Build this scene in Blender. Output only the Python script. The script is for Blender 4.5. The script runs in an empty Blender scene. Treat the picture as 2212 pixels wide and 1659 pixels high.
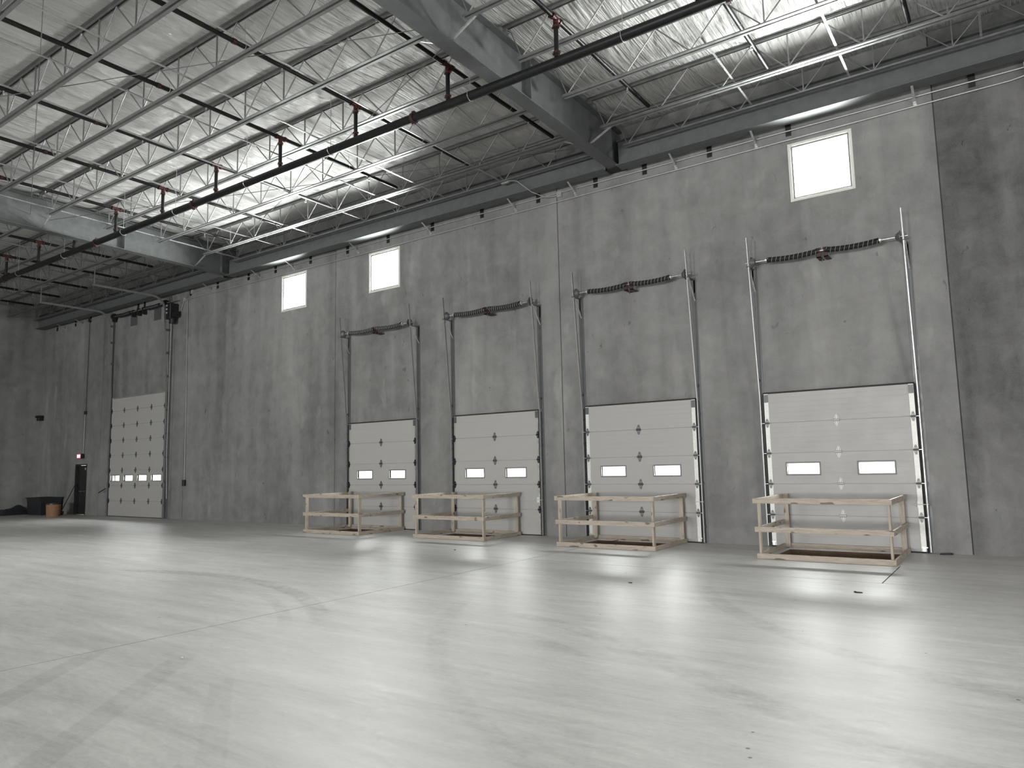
import bpy, math, random
from mathutils import Vector, Matrix
random.seed(7)
scene = bpy.context.scene
col = scene.collection

# ------------------------------------------------------------------ camera
F_PX, YAW, PITCH, ROLL = 1557.8, 0.6087, 0.11205, -0.02133
CAM = Vector((4.191, -15.077, 1.723))
cy, sy, cp, sp, cr, sr = math.cos(YAW), math.sin(YAW), math.cos(PITCH), math.sin(PITCH), math.cos(ROLL), math.sin(ROLL)
_f, _r, _u = Vector((-sy, cy, 0)), Vector((cy, sy, 0)), Vector((0, 0, 1))
fw = _f * cp + _u * sp
u2 = -_f * sp + _u * cp
rt = _r * cr + u2 * sr
up = -_r * sr + u2 * cr
cam = bpy.data.cameras.new('camera')
cam.sensor_fit = 'HORIZONTAL'; cam.sensor_width = 36.0; cam.lens = F_PX * 36.0 / 2212.0
cam.clip_end = 300
camo = bpy.data.objects.new('camera', cam); col.objects.link(camo)
camo.matrix_world = Matrix(((rt.x, up.x, -fw.x, CAM.x), (rt.y, up.y, -fw.y, CAM.y), (rt.z, up.z, -fw.z, CAM.z), (0, 0, 0, 1)))
scene.camera = camo

# ------------------------------------------------------------------ main dimensions
XL, XR, YB = -33.3, 20.0, -46.0
def ZD(y): return 9.67 + 0.012 * abs(y)      # underside of the roof
def ZB(y): return 8.92 + 0.012 * abs(y)      # underside of the joists
DW = 2.70
DOCKS = [-12.29, -8.20, -4.16, 0.0]
FX0, FX1 = -26.6, -22.52
WINS = [(0.78, 1.98), (-11.5, -10.24), (-15.66, -14.4)]
WZ0, WZ1 = 6.98, 8.19
CAGES = [(-12.18, -9.98, -1.83), (-8.24, -6.04, -1.66), (-4.0, -1.75, -1.80), (0.26, 2.45, -2.0)]
PIT_Y1 = -0.16
REAR_FILL = [(-9.0, -4.6, 0, 4.6), (0.6, 5.0, 0, 4.6)]   # unseen openings added to the rear wall for fill light
SIDE_FILL = [(-14.5, -10.1, 0, 4.6)]      # unseen opening added to the right end wall for fill light
LITES = [(0.38, 0.98), (1.69, 2.29)]           # lights of a dock door, from its left edge
LZ0, LZ1 = 1.43, 1.64
FLITES = [(0.16 + 1.035 * k, 0.16 + 1.035 * k + 0.68) for k in range(4)]

# ------------------------------------------------------------------ world, daylight, exposure
w = bpy.data.worlds.new('sky'); scene.world = w; w.use_nodes = True
w.node_tree.nodes['Background'].inputs[0].default_value = (1.0, 0.985, 0.97, 1)
w.node_tree.nodes['Background'].inputs[1].default_value = 2.5
scene.view_settings.view_transform = 'Standard'
scene.view_settings.look = 'None'
scene.view_settings.exposure = 0.0
scene.view_settings.gamma = 1.0
scene.view_settings.use_curve_mapping = False
scene.cycles.max_bounces = 7
scene.cycles.diffuse_bounces = 5
scene.cycles.glossy_bounces = 3
scene.cycles.transmission_bounces = 2
scene.cycles.transparent_max_bounces = 6
scene.cycles.caustics_reflective = False
scene.cycles.caustics_refractive = False
scene.cycles.use_denoising = True

WIN_L = 175.0     # daylight radiance seen through the high windows of the dock wall
LITE_L = 125.0     # and through the small door lights
SIDE_FILL_L = 20.0     # fill light through the added, unseen opening at the right end
REAR_FILL_L = 70.0     # fill light through the added, unseen openings behind the camera


def day_light(name, loc, sx, sz, radiance, facing, color=(1.0, 0.985, 0.975), spread=180):
    """daylight arriving at a seen or added opening of the building"""
    l = bpy.data.lights.new(name, 'AREA'); l.shape = 'RECTANGLE'; l.size = sx; l.size_y = sz
    l.energy = radiance * math.pi * sx * sz
    l.color = color; l.spread = math.radians(spread)
    o = bpy.data.objects.new(name, l); col.objects.link(o); o.location = loc
    o.rotation_euler = Vector(facing).to_track_quat('-Z', 'Z').to_euler()
    o['label'] = 'daylight falling through a seen or added opening of the hall'; o['category'] = 'light'; o['kind'] = 'helper'
    return o


for k, h in enumerate(REAR_FILL):  # fill lamps at the openings added in the rear wall
    day_light('daylight', ((h[0] + h[1]) / 2, YB - 0.3, (h[2] + h[3]) / 2), h[1] - h[0], h[3] - h[2], REAR_FILL_L, (0, 1, 0))
for h in SIDE_FILL:  # fill lamp at the opening added in the right end wall
    day_light('daylight', (XR + 0.3, (h[0] + h[1]) / 2, (h[2] + h[3]) / 2), h[1] - h[0], h[3] - h[2], SIDE_FILL_L, (-1, 0, 0))
for a, b in WINS:
    day_light('daylight', ((a + b) / 2, 0.11, (WZ0 + WZ1) / 2), b - a - 0.16, WZ1 - WZ0 - 0.16, WIN_L, (0, -1, 0), spread=128)
for x in DOCKS:
    for a, b in LITES:
        day_light('daylight', (x + (a + b) / 2, 0.10, (LZ0 + LZ1) / 2), b - a, LZ1 - LZ0, LITE_L, (0, -1, 0))
for a, b in FLITES:
    day_light('daylight', (FX0 + (a + b) / 2, 0.10, (LZ0 + LZ1) / 2), b - a, LZ1 - LZ0, LITE_L, (0, -1, 0))


# ------------------------------------------------------------------ materials
def mat(name):
    m = bpy.data.materials.new(name); m.use_nodes = True
    return m, m.node_tree, m.node_tree.nodes['Principled BSDF']


def N(nt, t, **kw):
    n = nt.nodes.new(t)
    for k, v in kw.items():
        setattr(n, k, v)
    return n


def setin(n, **kw):
    for k, v in kw.items():
        n.inputs[k.replace('_', ' ')].default_value = v


def coords(nt, scale=(1, 1, 1), rot=(0, 0, 0)):
    tc = N(nt, 'ShaderNodeTexCoord'); mp = N(nt, 'ShaderNodeMapping')
    mp.inputs['Scale'].default_value = scale; mp.inputs['Rotation'].default_value = rot
    nt.links.new(tc.outputs['Object'], mp.inputs[0]); return mp.outputs[0]


def noise(nt, vec, scale, detail=4, rough=0.55, dist=0.0):
    n = N(nt, 'ShaderNodeTexNoise'); setin(n, Scale=scale, Detail=detail, Roughness=rough, Distortion=dist)
    nt.links.new(vec, n.inputs['Vector']); return n.outputs['Fac']


def maprange(nt, v, a, b, c, d, clamp=True):
    n = N(nt, 'ShaderNodeMapRange'); n.clamp = clamp
    for i, x in enumerate((a, b, c, d)): n.inputs[i + 1].default_value = x
    nt.links.new(v, n.inputs[0]); return n.outputs[0]


def math_(nt, op, a, b=None, c=None):
    n = N(nt, 'ShaderNodeMath', operation=op)
    for i, x in enumerate((a, b, c)):
        if x is None: continue
        if isinstance(x, (int, float)): n.inputs[i].default_value = x
        else: nt.links.new(x, n.inputs[i])
    return n.outputs[0]


def grey(nt, v, tint=(1, 1, 1)):
    """value socket -> colour socket"""
    n = N(nt, 'ShaderNodeVectorMath', operation='SCALE'); n.inputs[0].default_value = tint
    nt.links.new(v, n.inputs['Scale']); return n.outputs[0]


def bump(nt, bs, h, strength, dist):
    n = N(nt, 'ShaderNodeBump'); n.inputs['Strength'].default_value = strength; n.inputs['Distance'].default_value = dist
    nt.links.new(h, n.inputs['Height']); nt.links.new(n.outputs[0], bs.inputs['Normal'])


def simple(name, color, rough=0.5, metal=0.0, var=0.0, scale=8.0, spec=None, stretch=(1, 1, 1)):
    m, nt, bs = mat(name)
    bs.inputs['Roughness'].default_value = rough; bs.inputs['Metallic'].default_value = metal
    if spec is not None: bs.inputs['Specular IOR Level'].default_value = spec
    v = noise(nt, coords(nt, stretch), scale, 4)
    k = maprange(nt, v, 0.3, 0.7, 1 - var, 1 + var)
    nt.links.new(grey(nt, k, color), bs.inputs['Base Color'])
    nt.links.new(maprange(nt, v, 0.3, 0.7, max(0.02, rough - 0.08), rough + 0.08), bs.inputs['Roughness'])
    return m


def m_concrete_wall():
    m, nt, bs = mat('tilt_up_concrete')
    streak = noise(nt, coords(nt, (1.0, 1.0, 0.10)), 1.5, 6, 0.55, 0.4)
    broad = noise(nt, coords(nt, (1.0, 1.0, 0.7)), 0.35, 3, 0.5)
    mott = noise(nt, coords(nt), 2.2, 8, 0.65, 0.3)
    fine = noise(nt, coords(nt), 40, 3, 0.6)
    v = math_(nt, 'ADD', maprange(nt, streak, 0.3, 0.7, -0.042, 0.046), maprange(nt, broad, 0.3, 0.7, -0.045, 0.045))
    v = math_(nt, 'ADD', v, maprange(nt, mott, 0.3, 0.7, -0.04, 0.045))
    v = math_(nt, 'ADD', v, maprange(nt, fine, 0.3, 0.7, -0.012, 0.012))
    # pale rubbed patches
    pn = noise(nt, coords(nt, (1.0, 1.0, 0.42)), 1.15, 3, 0.55, 0.25)
    v = math_(nt, 'ADD', v, maprange(nt, pn, 0.64, 0.70, 0.0, 0.055))
    # dark scuffs, small and scattered
    sc = noise(nt, coords(nt, (1.0, 1.0, 0.55)), 5.2, 4, 0.6, 0.6)
    gate = noise(nt, coords(nt), 0.55, 1, 0.5)
    s = math_(nt, 'MULTIPLY', maprange(nt, sc, 0.66, 0.72, 0.0, 0.11), maprange(nt, gate, 0.44, 0.56, 0.0, 1.0))
    v = math_(nt, 'SUBTRACT', v, s)
    # each cast panel has its own tone
    tc = N(nt, 'ShaderNodeTexCoord'); sx = N(nt, 'ShaderNodeSeparateXYZ'); nt.links.new(tc.outputs['Object'], sx.inputs[0])
    pid = math_(nt, 'FLOOR', math_(nt, 'DIVIDE', math_(nt, 'ADD', sx.outputs[0], 4.82 + 82.0), 8.2))
    wn = N(nt, 'ShaderNodeTexWhiteNoise', noise_dimensions='1D'); nt.links.new(pid, wn.inputs['W'])
    v = math_(nt, 'ADD', v, maprange(nt, wn.outputs['Value'], 0, 1, -0.015, 0.015))
    dark = math_(nt, 'MULTIPLY', math_(nt, 'GREATER_THAN', sx.outputs[0], 3.4), 0.075)  # wall colour set darker to the right of this seam
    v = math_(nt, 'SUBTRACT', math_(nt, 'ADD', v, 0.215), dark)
    nt.links.new(grey(nt, v, (1.0, 1.005, 0.985)), bs.inputs['Base Color'])
    nt.links.new(maprange(nt, mott, 0.3, 0.7, 0.62, 0.82), bs.inputs['Roughness'])
    bump(nt, bs, fine, 0.12, 0.01)
    return m


def m_floor():
    m, nt, bs = mat('polished_concrete_floor')
    tc = N(nt, 'ShaderNodeTexCoord'); sx = N(nt, 'ShaderNodeSeparateXYZ'); nt.links.new(tc.outputs['Object'], sx.inputs[0])
    X, Y = sx.outputs[0], sx.outputs[1]
    sw = noise(nt, coords(nt, (0.35, 1.6, 1), (0, 0, math.radians(34))), 1.6, 8, 0.68, 0.5)
    sw2 = noise(nt, coords(nt, (0.25, 2.2, 1), (0, 0, math.radians(-18))), 1.3, 7, 0.66, 0.7)
    broad = noise(nt, coords(nt), 0.32, 3, 0.5)
    fine = noise(nt, coords(nt), 26, 5, 0.7)
    v = math_(nt, 'ADD', maprange(nt, sw, 0.3, 0.7, -0.085, 0.07), maprange(nt, sw2, 0.3, 0.7, -0.07, 0.06))
    v = math_(nt, 'ADD', v, maprange(nt, broad, 0.3, 0.7, -0.03, 0.03))
    mid = noise(nt, coords(nt, (1.0, 2.6, 1), (0, 0, math.radians(20))), 5.0, 9, 0.75, 0.8)
    scr = noise(nt, coords(nt, (0.7, 9.0, 1), (0, 0, math.radians(8))), 3.5, 8, 0.8, 0.4)
    v = math_(nt, 'ADD', v, maprange(nt, mid, 0.3, 0.7, -0.075, 0.075))
    v = math_(nt, 'ADD', v, maprange(nt, scr, 0.3, 0.7, -0.04, 0.04))
    v = math_(nt, 'ADD', v, maprange(nt, fine, 0.3, 0.7, -0.035, 0.035))
    # tyre arcs: faint double tracks with a start and an end
    tread = noise(nt, coords(nt, (1, 1, 1)), 7.0, 4, 0.7)
    marks = None
    for (cx, cyy, r, wd, x0, x1, up_, k) in ((-6.8, -14.6, 6.75, 0.16, -9.5, -2.2, 1, 0.085), (-6.8, -14.6, 6.35, 0.10, -5.0, -2.3, 1, 0.06),
                                            (-1.2, -11.4, 3.4, 0.14, -1.6, 1.6, 1, 0.05), (-0.9, -11.6, 2.9, 0.12, -1.4, 1.2, 1, 0.045),
                                            (6.5, -2.5, 6.6, 0.16, -0.2, 5.4, -1, 0.06), (6.5, -2.5, 8.2, 0.18, 0.2, 5.4, -1, 0.06), (5.5, -4.4, 8.0, 0.12, -2.4, 2.5, -1, 0.035)):
        dx = math_(nt, 'SUBTRACT', X, cx); dy = math_(nt, 'SUBTRACT', Y, cyy)
        d = math_(nt, 'SQRT', math_(nt, 'ADD', math_(nt, 'MULTIPLY', dx, dx), math_(nt, 'MULTIPLY', dy, dy)))
        e = math_(nt, 'ABSOLUTE', math_(nt, 'SUBTRACT', d, r))
        b = maprange(nt, e, wd * 0.6, wd, k, 0.0)
        b = math_(nt, 'MULTIPLY', b, math_(nt, 'MULTIPLY', maprange(nt, X, x0, x0 + 1.0, 0, 1), maprange(nt, X, x1 - 0.8, x1, 1, 0)))
        b = math_(nt, 'MULTIPLY', b, math_(nt, 'GREATER_THAN', dy, 0.0) if up_ > 0 else math_(nt, 'LESS_THAN', dy, 0.0))
        b = math_(nt, 'MULTIPLY', b, maprange(nt, tread, 0.38, 0.62, 0.5, 2.0))
        marks = b if marks is None else math_(nt, 'ADD', marks, b)
    # straight darker stripes near the camera
    for (ax, ay, bx, by, wd, k) in ((-0.3, -13.6, -2.5, -11.0, 0.13, 0.06), (-1.5, -13.7, -3.4, -11.4, 0.12, 0.07), (0.9, -13.0, -1.5, -11.3, 0.10, 0.04), (-4.6, -11.9, 1.2, -10.9, 0.02, 0.03)):
        L = math.hypot(bx - ax, by - ay); ux, uy = (bx - ax) / L, (by - ay) / L
        px = math_(nt, 'SUBTRACT', X, ax); py = math_(nt, 'SUBTRACT', Y, ay)
        al = math_(nt, 'ADD', math_(nt, 'MULTIPLY', px, ux), math_(nt, 'MULTIPLY', py, uy))
        ac = math_(nt, 'ABSOLUTE', math_(nt, 'SUBTRACT', math_(nt, 'MULTIPLY', px, uy), math_(nt, 'MULTIPLY', py, ux)))
        b = math_(nt, 'MULTIPLY', maprange(nt, ac, wd * 0.8, wd, k, 0.0), math_(nt, 'MULTIPLY', maprange(nt, al, 0, 0.3, 0, 1), maprange(nt, al, L - 0.3, L, 1, 0)))
        marks = math_(nt, 'ADD', marks, b)
    v = math_(nt, 'SUBTRACT', math_(nt, 'ADD', v, 0.64), marks)
    # tiny dark specks of grit
    vo = N(nt, 'ShaderNodeTexVoronoi'); vo.inputs['Scale'].default_value = 1.9; nt.links.new(coords(nt), vo.inputs['Vector'])
    v = math_(nt, 'MULTIPLY', v, maprange(nt, vo.outputs['Distance'], 0.022, 0.030, 0.25, 1.0))
    nt.links.new(grey(nt, v, (1.0, 0.992, 0.97)), bs.inputs['Base Color'])
    r = math_(nt, 'ADD', maprange(nt, mid, 0.3, 0.7, 0.38, 0.54), maprange(nt, fine, 0.3, 0.7, -0.03, 0.05))
    nt.links.new(r, bs.inputs['Roughness'])
    bs.inputs['Specular IOR Level'].default_value = 0.38
    bump(nt, bs, mid, 0.06, 0.02)
    return m


def m_insulation():
    m, nt, bs = mat('white_vinyl_insulation')
    a = noise(nt, coords(nt, (9.0, 0.55, 1)), 1.6, 5, 0.55, 0.35)
    b = noise(nt, coords(nt, (2.2, 0.9, 1)), 1.3, 3, 0.5, 0.4)
    h = math_(nt, 'ADD', maprange(nt, a, 0.25, 0.75, 0, 0.5, False), maprange(nt, b, 0.25, 0.75, 0, 0.8, False))
    bump(nt, bs, h, 1.0, 0.085)
    v = maprange(nt, b, 0.3, 0.7, 0.50, 0.60)
    nt.links.new(grey(nt, v, (1.0, 0.995, 0.97)), bs.inputs['Base Color'])
    bs.inputs['Roughness'].default_value = 0.40
    bs.inputs['Specular IOR Level'].default_value = 0.5
    return m


def m_wood(name, c1, c2):
    m, nt, bs = mat(name)
    g = noise(nt, coords(nt, (1.2, 9.0, 9.0)), 4.0, 6, 0.6, 0.6)
    k = noise(nt, coords(nt, (2.0, 5.0, 5.0)), 2.6, 1, 0.3)
    mx = N(nt, 'ShaderNodeMix', data_type='RGBA')
    nt.links.new(maprange(nt, g, 0.35, 0.65, 0, 1), mx.inputs['Factor'])
    mx.inputs['A'].default_value = (*c1, 1); mx.inputs['B'].default_value = (*c2, 1)
    m2 = N(nt, 'ShaderNodeMix', data_type='RGBA')
    nt.links.new(maprange(nt, k, 0.675, 0.73, 0, 0.7), m2.inputs['Factor'])
    nt.links.new(mx.outputs['Result'], m2.inputs['A']); m2.inputs['B'].default_value = (0.06, 0.035, 0.02, 1)
    nt.links.new(m2.outputs['Result'], bs.inputs['Base Color'])
    bs.inputs['Roughness'].default_value = 0.62
    bump(nt, bs, g, 0.15, 0.004)
    return m


def m_glass(name='clear_glass'):
    m = bpy.data.materials.new(name); m.use_nodes = True; nt = m.node_tree; nt.nodes.clear()
    o = N(nt, 'ShaderNodeOutputMaterial'); mx = N(nt, 'ShaderNodeMixShader'); tr = N(nt, 'ShaderNodeBsdfTransparent'); gl = N(nt, 'ShaderNodeBsdfGlossy')
    lw = N(nt, 'ShaderNodeLayerWeight'); lw.inputs[0].default_value = 0.5; gl.inputs['Roughness'].default_value = 0.03
    fr = N(nt, 'ShaderNodeMath', operation='POWER'); fr.inputs[1].default_value = 5.0; nt.links.new(lw.outputs['Facing'], fr.inputs[0])
    tr.inputs[0].default_value = (0.95, 0.97, 0.96, 1)
    nt.links.new(fr.outputs[0], mx.inputs[0]); nt.links.new(tr.outputs[0], mx.inputs[1]); nt.links.new(gl.outputs[0], mx.inputs[2]); nt.links.new(mx.outputs[0], o.inputs[0])
    return m


def m_emit(name, c, s):
    m, nt, bs = mat(name); bs.inputs['Base Color'].default_value = (*c, 1); bs.inputs['Emission Color'].default_value = (*c, 1); bs.inputs['Emission Strength'].default_value = s
    return m


M_WALL = m_concrete_wall()
M_FLOOR = m_floor()
M_INS = m_insulation()
M_STEEL = simple('grey_primed_steel', (0.118, 0.124, 0.126), 0.62, 0.0, 0.14, 5, 0.25)
M_JOIST = simple('grey_joist_paint', (0.23, 0.235, 0.235), 0.36, 0.4, 0.16, 6)
M_GALV = simple('galvanised_steel', (0.62, 0.63, 0.62), 0.34, 0.75, 0.14, 22)
M_GALVW = simple('bright_galvanised_strip', (0.72, 0.73, 0.70), 0.5, 0.25, 0.12, 30)
M_RAIL = simple('rail_steel', (0.38, 0.39, 0.39), 0.4, 0.6, 0.12, 22)
M_TRACKP = simple('grey_track_plate', (0.12, 0.13, 0.13), 0.45, 0.3, 0.1, 10)
M_BLACKPIPE = simple('black_steel_pipe', (0.008, 0.008, 0.009), 0.42, 0.0, 0.3, 12, 0.35)
M_RED = simple('red_fitting_paint', (0.06, 0.015, 0.015), 0.45, 0.0, 0.25, 30)
M_DARKRED = simple('dark_red_primer', (0.035, 0.011, 0.011), 0.5, 0.0, 0.25, 30)
M_BLACK = simple('black_painted_metal', (0.012, 0.013, 0.014), 0.45, 0.0, 0.2, 10)
M_SPRING = simple('oiled_spring_steel', (0.012, 0.012, 0.014), 0.5, 0.0, 0.3, 40)
M_CHALK = simple('white_chalk_stripe', (0.45, 0.45, 0.44), 0.7, 0.0, 0.1, 20)
M_DOORW = simple('white_door_skin', (0.42, 0.42, 0.405), 0.5, 0.0, 0.008, 2)
M_SEAL = simple('black_rubber_seal', (0.015, 0.015, 0.015), 0.7, 0.0, 0.2, 20)
M_FRAME = simple('pale_window_aluminium', (0.70, 0.71, 0.66), 0.4, 0.0, 0.04, 12)
M_LFRAME = simple('grey_light_frame', (0.20, 0.20, 0.20), 0.5, 0.0, 0.1, 20)
M_WOOD = m_wood('pine_lumber', (0.50, 0.44, 0.37), (0.37, 0.32, 0.265))
M_GLASS = m_glass()
M_PIT = simple('timber_lined_pit', (0.17, 0.115, 0.08), 0.8, 0.0, 0.25, 4)
M_PLASTIC = simple('dark_bin_plastic', (0.02, 0.022, 0.026), 0.5, 0.0, 0.2, 10)
M_TAN = simple('tan_cardboard', (0.30, 0.17, 0.09), 0.75, 0.0, 0.2, 12)
M_DOORDK = simple('dark_painted_door', (0.018, 0.018, 0.018), 0.45, 0.0, 0.2, 8)
M_CONDUIT = simple('grey_conduit', (0.45, 0.455, 0.45), 0.4, 0.4, 0.1, 20)
M_SIGN = simple('sign_housing', (0.10, 0.10, 0.10), 0.5, 0.0, 0.1, 20)

# ------------------------------------------------------------------ mesh helpers
class MB:
    def __init__(s): s.v = []; s.f = []
    def quad(s, pts):
        n = len(s.v); s.v += [tuple(p) for p in pts]; s.f.append(tuple(range(n, n + len(pts)))); return s
    def box(s, x0, y0, z0, x1, y1, z1):
        n = len(s.v)
        s.v += [(x0, y0, z0), (x1, y0, z0), (x1, y1, z0), (x0, y1, z0), (x0, y0, z1), (x1, y0, z1), (x1, y1, z1), (x0, y1, z1)]
        s.f += [tuple(n + i for i in q) for q in ((0, 3, 2, 1), (4, 5, 6, 7), (0, 1, 5, 4), (1, 2, 6, 5), (2, 3, 7, 6), (3, 0, 4, 7))]; return s
    def tube(s, pts, r, seg=10, cap=True, sy=1.0):
        """round bar through a list of points; r a number or one per point"""
        P = [Vector(p) for p in pts]; R = [r] * len(P) if isinstance(r, (int, float)) else r
        n0 = len(s.v); ref = None
        for i, p in enumerate(P):
            a = P[max(i - 1, 0)]; b = P[min(i + 1, len(P) - 1)]; t = (b - a).normalized()
            if ref is None:
                ref = Vector((0, 0, 1)) if abs(t.z) < 0.9 else Vector((1, 0, 0))
            e1 = (ref - t * ref.dot(t)).normalized(); e2 = t.cross(e1); ref = e1
            for k in range(seg):
                q = 2 * math.pi * k / seg; s.v.append(tuple(p + e1 * (math.cos(q) * R[i]) + e2 * (math.sin(q) * R[i])))
        for i in range(len(P) - 1):
            for k in range(seg):
                a = n0 + i * seg + k; b = n0 + i * seg + (k + 1) % seg; s.f.append((a, b, b + seg, a + seg))
        if cap:
            s.f.append(tuple(n0 + k for k in reversed(range(seg)))); s.f.append(tuple(n0 + (len(P) - 1) * seg + k for k in range(seg)))
        return s
    def bar(s, a, b, w, h, upv=(0, 0, 1)):
        """rectangular bar between two points"""
        a = Vector(a); b = Vector(b); t = (b - a).normalized(); u = Vector(upv)
        e1 = t.cross(u)
        if e1.length < 1e-4: e1 = t.cross(Vector((1, 0, 0)))
        e1.normalize(); e2 = e1.cross(t)
        n = len(s.v)
        for p in (a, b):
            for (i, j) in ((-1, -1), (1, -1), (1, 1), (-1, 1)): s.v.append(tuple(p + e1 * (i * w / 2) + e2 * (j * h / 2)))
        s.f += [tuple(n + i for i in q) for q in ((0, 3, 2, 1), (4, 5, 6, 7), (0, 1, 5, 4), (1, 2, 6, 5), (2, 3, 7, 6), (3, 0, 4, 7))]; return s
    def prof_x(s, prof, x0, x1, z0=None, z1=None):
        """closed (y,z) profile extruded along X"""
        n = len(s.v); k = len(prof)
        for x in (x0, x1): s.v += [(x, p[0], p[1]) for p in prof]
        for i in range(k): j = (i + 1) % k; s.f.append((n + i, n + j, n + k + j, n + k + i))
        s.f.append(tuple(n + i for i in reversed(range(k)))); s.f.append(tuple(n + k + i for i in range(k))); return s
    def angle(s, a, b, leg, th, d1, d2):
        """L section from a to b, legs along d1 and d2"""
        a = Vector(a); b = Vector(b); d1 = Vector(d1); d2 = Vector(d2)
        prof = [(0, 0), (leg, 0), (leg, th), (th, th), (th, leg), (0, leg)]
        n = len(s.v)
        for p in (a, b): s.v += [tuple(p + d1 * u + d2 * v) for u, v in prof]
        for i in range(6): j = (i + 1) % 6; s.f.append((n + i, n + j, n + 6 + j, n + 6 + i))
        s.f.append(tuple(n + i for i in reversed(range(6)))); s.f.append(tuple(n + 6 + i for i in range(6))); return s
    def mesh(s, name):
        me = bpy.data.meshes.new(name); me.from_pydata(s.v, [], s.f); me.update(); return me
    def build(s, name, m, parent=None, smooth=False, loc=None):
        me = s.mesh(name); me.materials.append(m)
        o = bpy.data.objects.new(name, me); col.objects.link(o)
        if smooth:
            me.polygons.foreach_set('use_smooth', [True] * len(me.polygons))
            try: me.set_sharp_from_angle(angle=math.radians(40))
            except Exception: pass
        if parent is not None: o.parent = parent
        if loc is not None: o.location = loc
        return o


def empty(name, loc, label, cat, group=None, kind=None, rz=0):
    o = bpy.data.objects.new(name, None); col.objects.link(o); o.location = loc; o.rotation_euler.z = rz; o.empty_display_size = 0.2
    return tag(o, label, cat, group, kind)


def tag(o, label=None, cat=None, group=None, kind=None):
    if label: o['label'] = label
    if cat: o['category'] = cat
    if group: o['group'] = group
    if kind: o['kind'] = kind
    return o


def copy_tree(o, parent=None):
    c = o.copy(); col.objects.link(c)
    if parent is not None: c.parent = parent
    for ch in list(o.children): copy_tree(ch, c)
    return c


def bevel(o, w=0.004, seg=1):
    b = o.modifiers.new('edge', 'BEVEL'); b.width = w; b.segments = seg; b.limit_method = 'ANGLE'; return o


def relief(us, vs, depth, mapf, mb=None):
    """sheet of cells over (u,v); depth(u,v) -> recess, None for a hole. Side walls between unequal depths are added.
    mapf(u,v,d) -> world point. T = thickness shown in holes"""
    mb = mb or MB(); T = relief.T
    us = sorted(set(round(x, 4) for x in us)); vs = sorted(set(round(x, 4) for x in vs))
    D = {}
    for i in range(len(us) - 1):
        for j in range(len(vs) - 1):
            d = depth((us[i] + us[i + 1]) / 2, (vs[j] + vs[j + 1]) / 2); D[i, j] = d
            if d is not None:
                mb.quad([mapf(us[i], vs[j], d), mapf(us[i + 1], vs[j], d), mapf(us[i + 1], vs[j + 1], d), mapf(us[i], vs[j + 1], d)])
    for (i, j), d in D.items():
        d0 = T if d is None else d
        for (a, b, ed) in ((i + 1, j, 'u'), (i, j + 1, 'v')):
            if (a, b) not in D: continue
            e = D[a, b]; e0 = T if e is None else e
            if abs(d0 - e0) < 1e-6: continue
            if ed == 'u': p, q = (us[i + 1], vs[j]), (us[i + 1], vs[j + 1])
            else: p, q = (us[i], vs[j + 1]), (us[i + 1], vs[j + 1])
            mb.quad([mapf(*p, d0), mapf(*q, d0), mapf(*q, e0), mapf(*p, e0)])
    return mb
relief.T = 0.2


def extras(edges, lo, hi, step):
    r = [lo, hi] + list(edges); x = lo
    while x < hi: r.append(x); x += step
    return r

# ------------------------------------------------------------------ walls
SEAMS = [3.396, -4.82, -13.0, -21.27, -27.6, 11.6]
holes = [(a, b, WZ0, WZ1) for a, b in WINS] + [(x + 0.02, x + DW - 0.02, 0.0, 3.03) for x in DOCKS] + [(FX0 + 0.02, FX1 - 0.02, 0, 4.8), (-29.69, -28.67, 0, 2.16)]
us = [XL - 0.2, XR] + [h[0] for h in holes] + [h[1] for h in holes]; vs = [0, 9.72] + [h[2] for h in holes] + [h[3] for h in holes]
for s_ in SEAMS: us += [s_ - 0.010, s_ + 0.010]
def dwall(u, v):
    for h in holes:
        if h[0] < u < h[1] and h[2] < v < h[3]: return None
    for s_ in SEAMS:
        if abs(u - s_) < 0.010: return 0.03
    return 0.0
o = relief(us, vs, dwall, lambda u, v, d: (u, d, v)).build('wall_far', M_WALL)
tag(o, 'long grey tilt-up concrete wall with the dock doors and high windows', 'wall', kind='structure')
M_SEALANT = simple('grey_joint_sealant', (0.05, 0.05, 0.05), 0.8)
mb = MB()
for s_ in SEAMS: mb.box(s_ - 0.010, 0.012, 0.0, s_ + 0.010, 0.028, 9.6)
o = mb.build('trim_1', M_SEALANT); tag(o, 'dark sealant in the joints between the concrete wall panels', 'trim', kind='structure')

relief.T = 0.25
o = relief([YB, -37.6, -29.4, -21.2, -13.0, -4.8, 0.2] + [-21.2 + .016, -13.0 + .016, -4.8 + .016], [0, 10.3],
           lambda u, v: 0.02 if any(0 < u - k < 0.016 for k in (-21.2, -13.0, -4.8)) else 0.0, lambda u, v, d: (XL - d, u, v)).build('wall_left', M_WALL)
tag(o, 'dark grey concrete end wall beyond the tall drive-in door', 'wall', kind='structure')
o = relief([YB, 0.2] + [h[0] for h in SIDE_FILL] + [h[1] for h in SIDE_FILL], [0, 4.6, 10.3],
           lambda u, v: None if any(h[0] < u < h[1] and h[2] < v < h[3] for h in SIDE_FILL) else 0.0, lambda u, v, d: (XR + d, u, v)).build('wall_right', M_WALL)
tag(o, 'concrete end wall of the hall beside the photographer', 'wall', kind='structure')
o = relief([XL, XR] + [h[0] for h in REAR_FILL] + [h[1] for h in REAR_FILL], [0, 10.3] + [h[2] for h in REAR_FILL] + [h[3] for h in REAR_FILL],
           lambda u, v: None if any(h[0] < u < h[1] and h[2] < v < h[3] for h in REAR_FILL) else 0.0, lambda u, v, d: (u, YB - d, v)).build('wall_rear', M_WALL)
tag(o, 'concrete wall with added fill light openings behind the photographer', 'wall', kind='structure')
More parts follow.
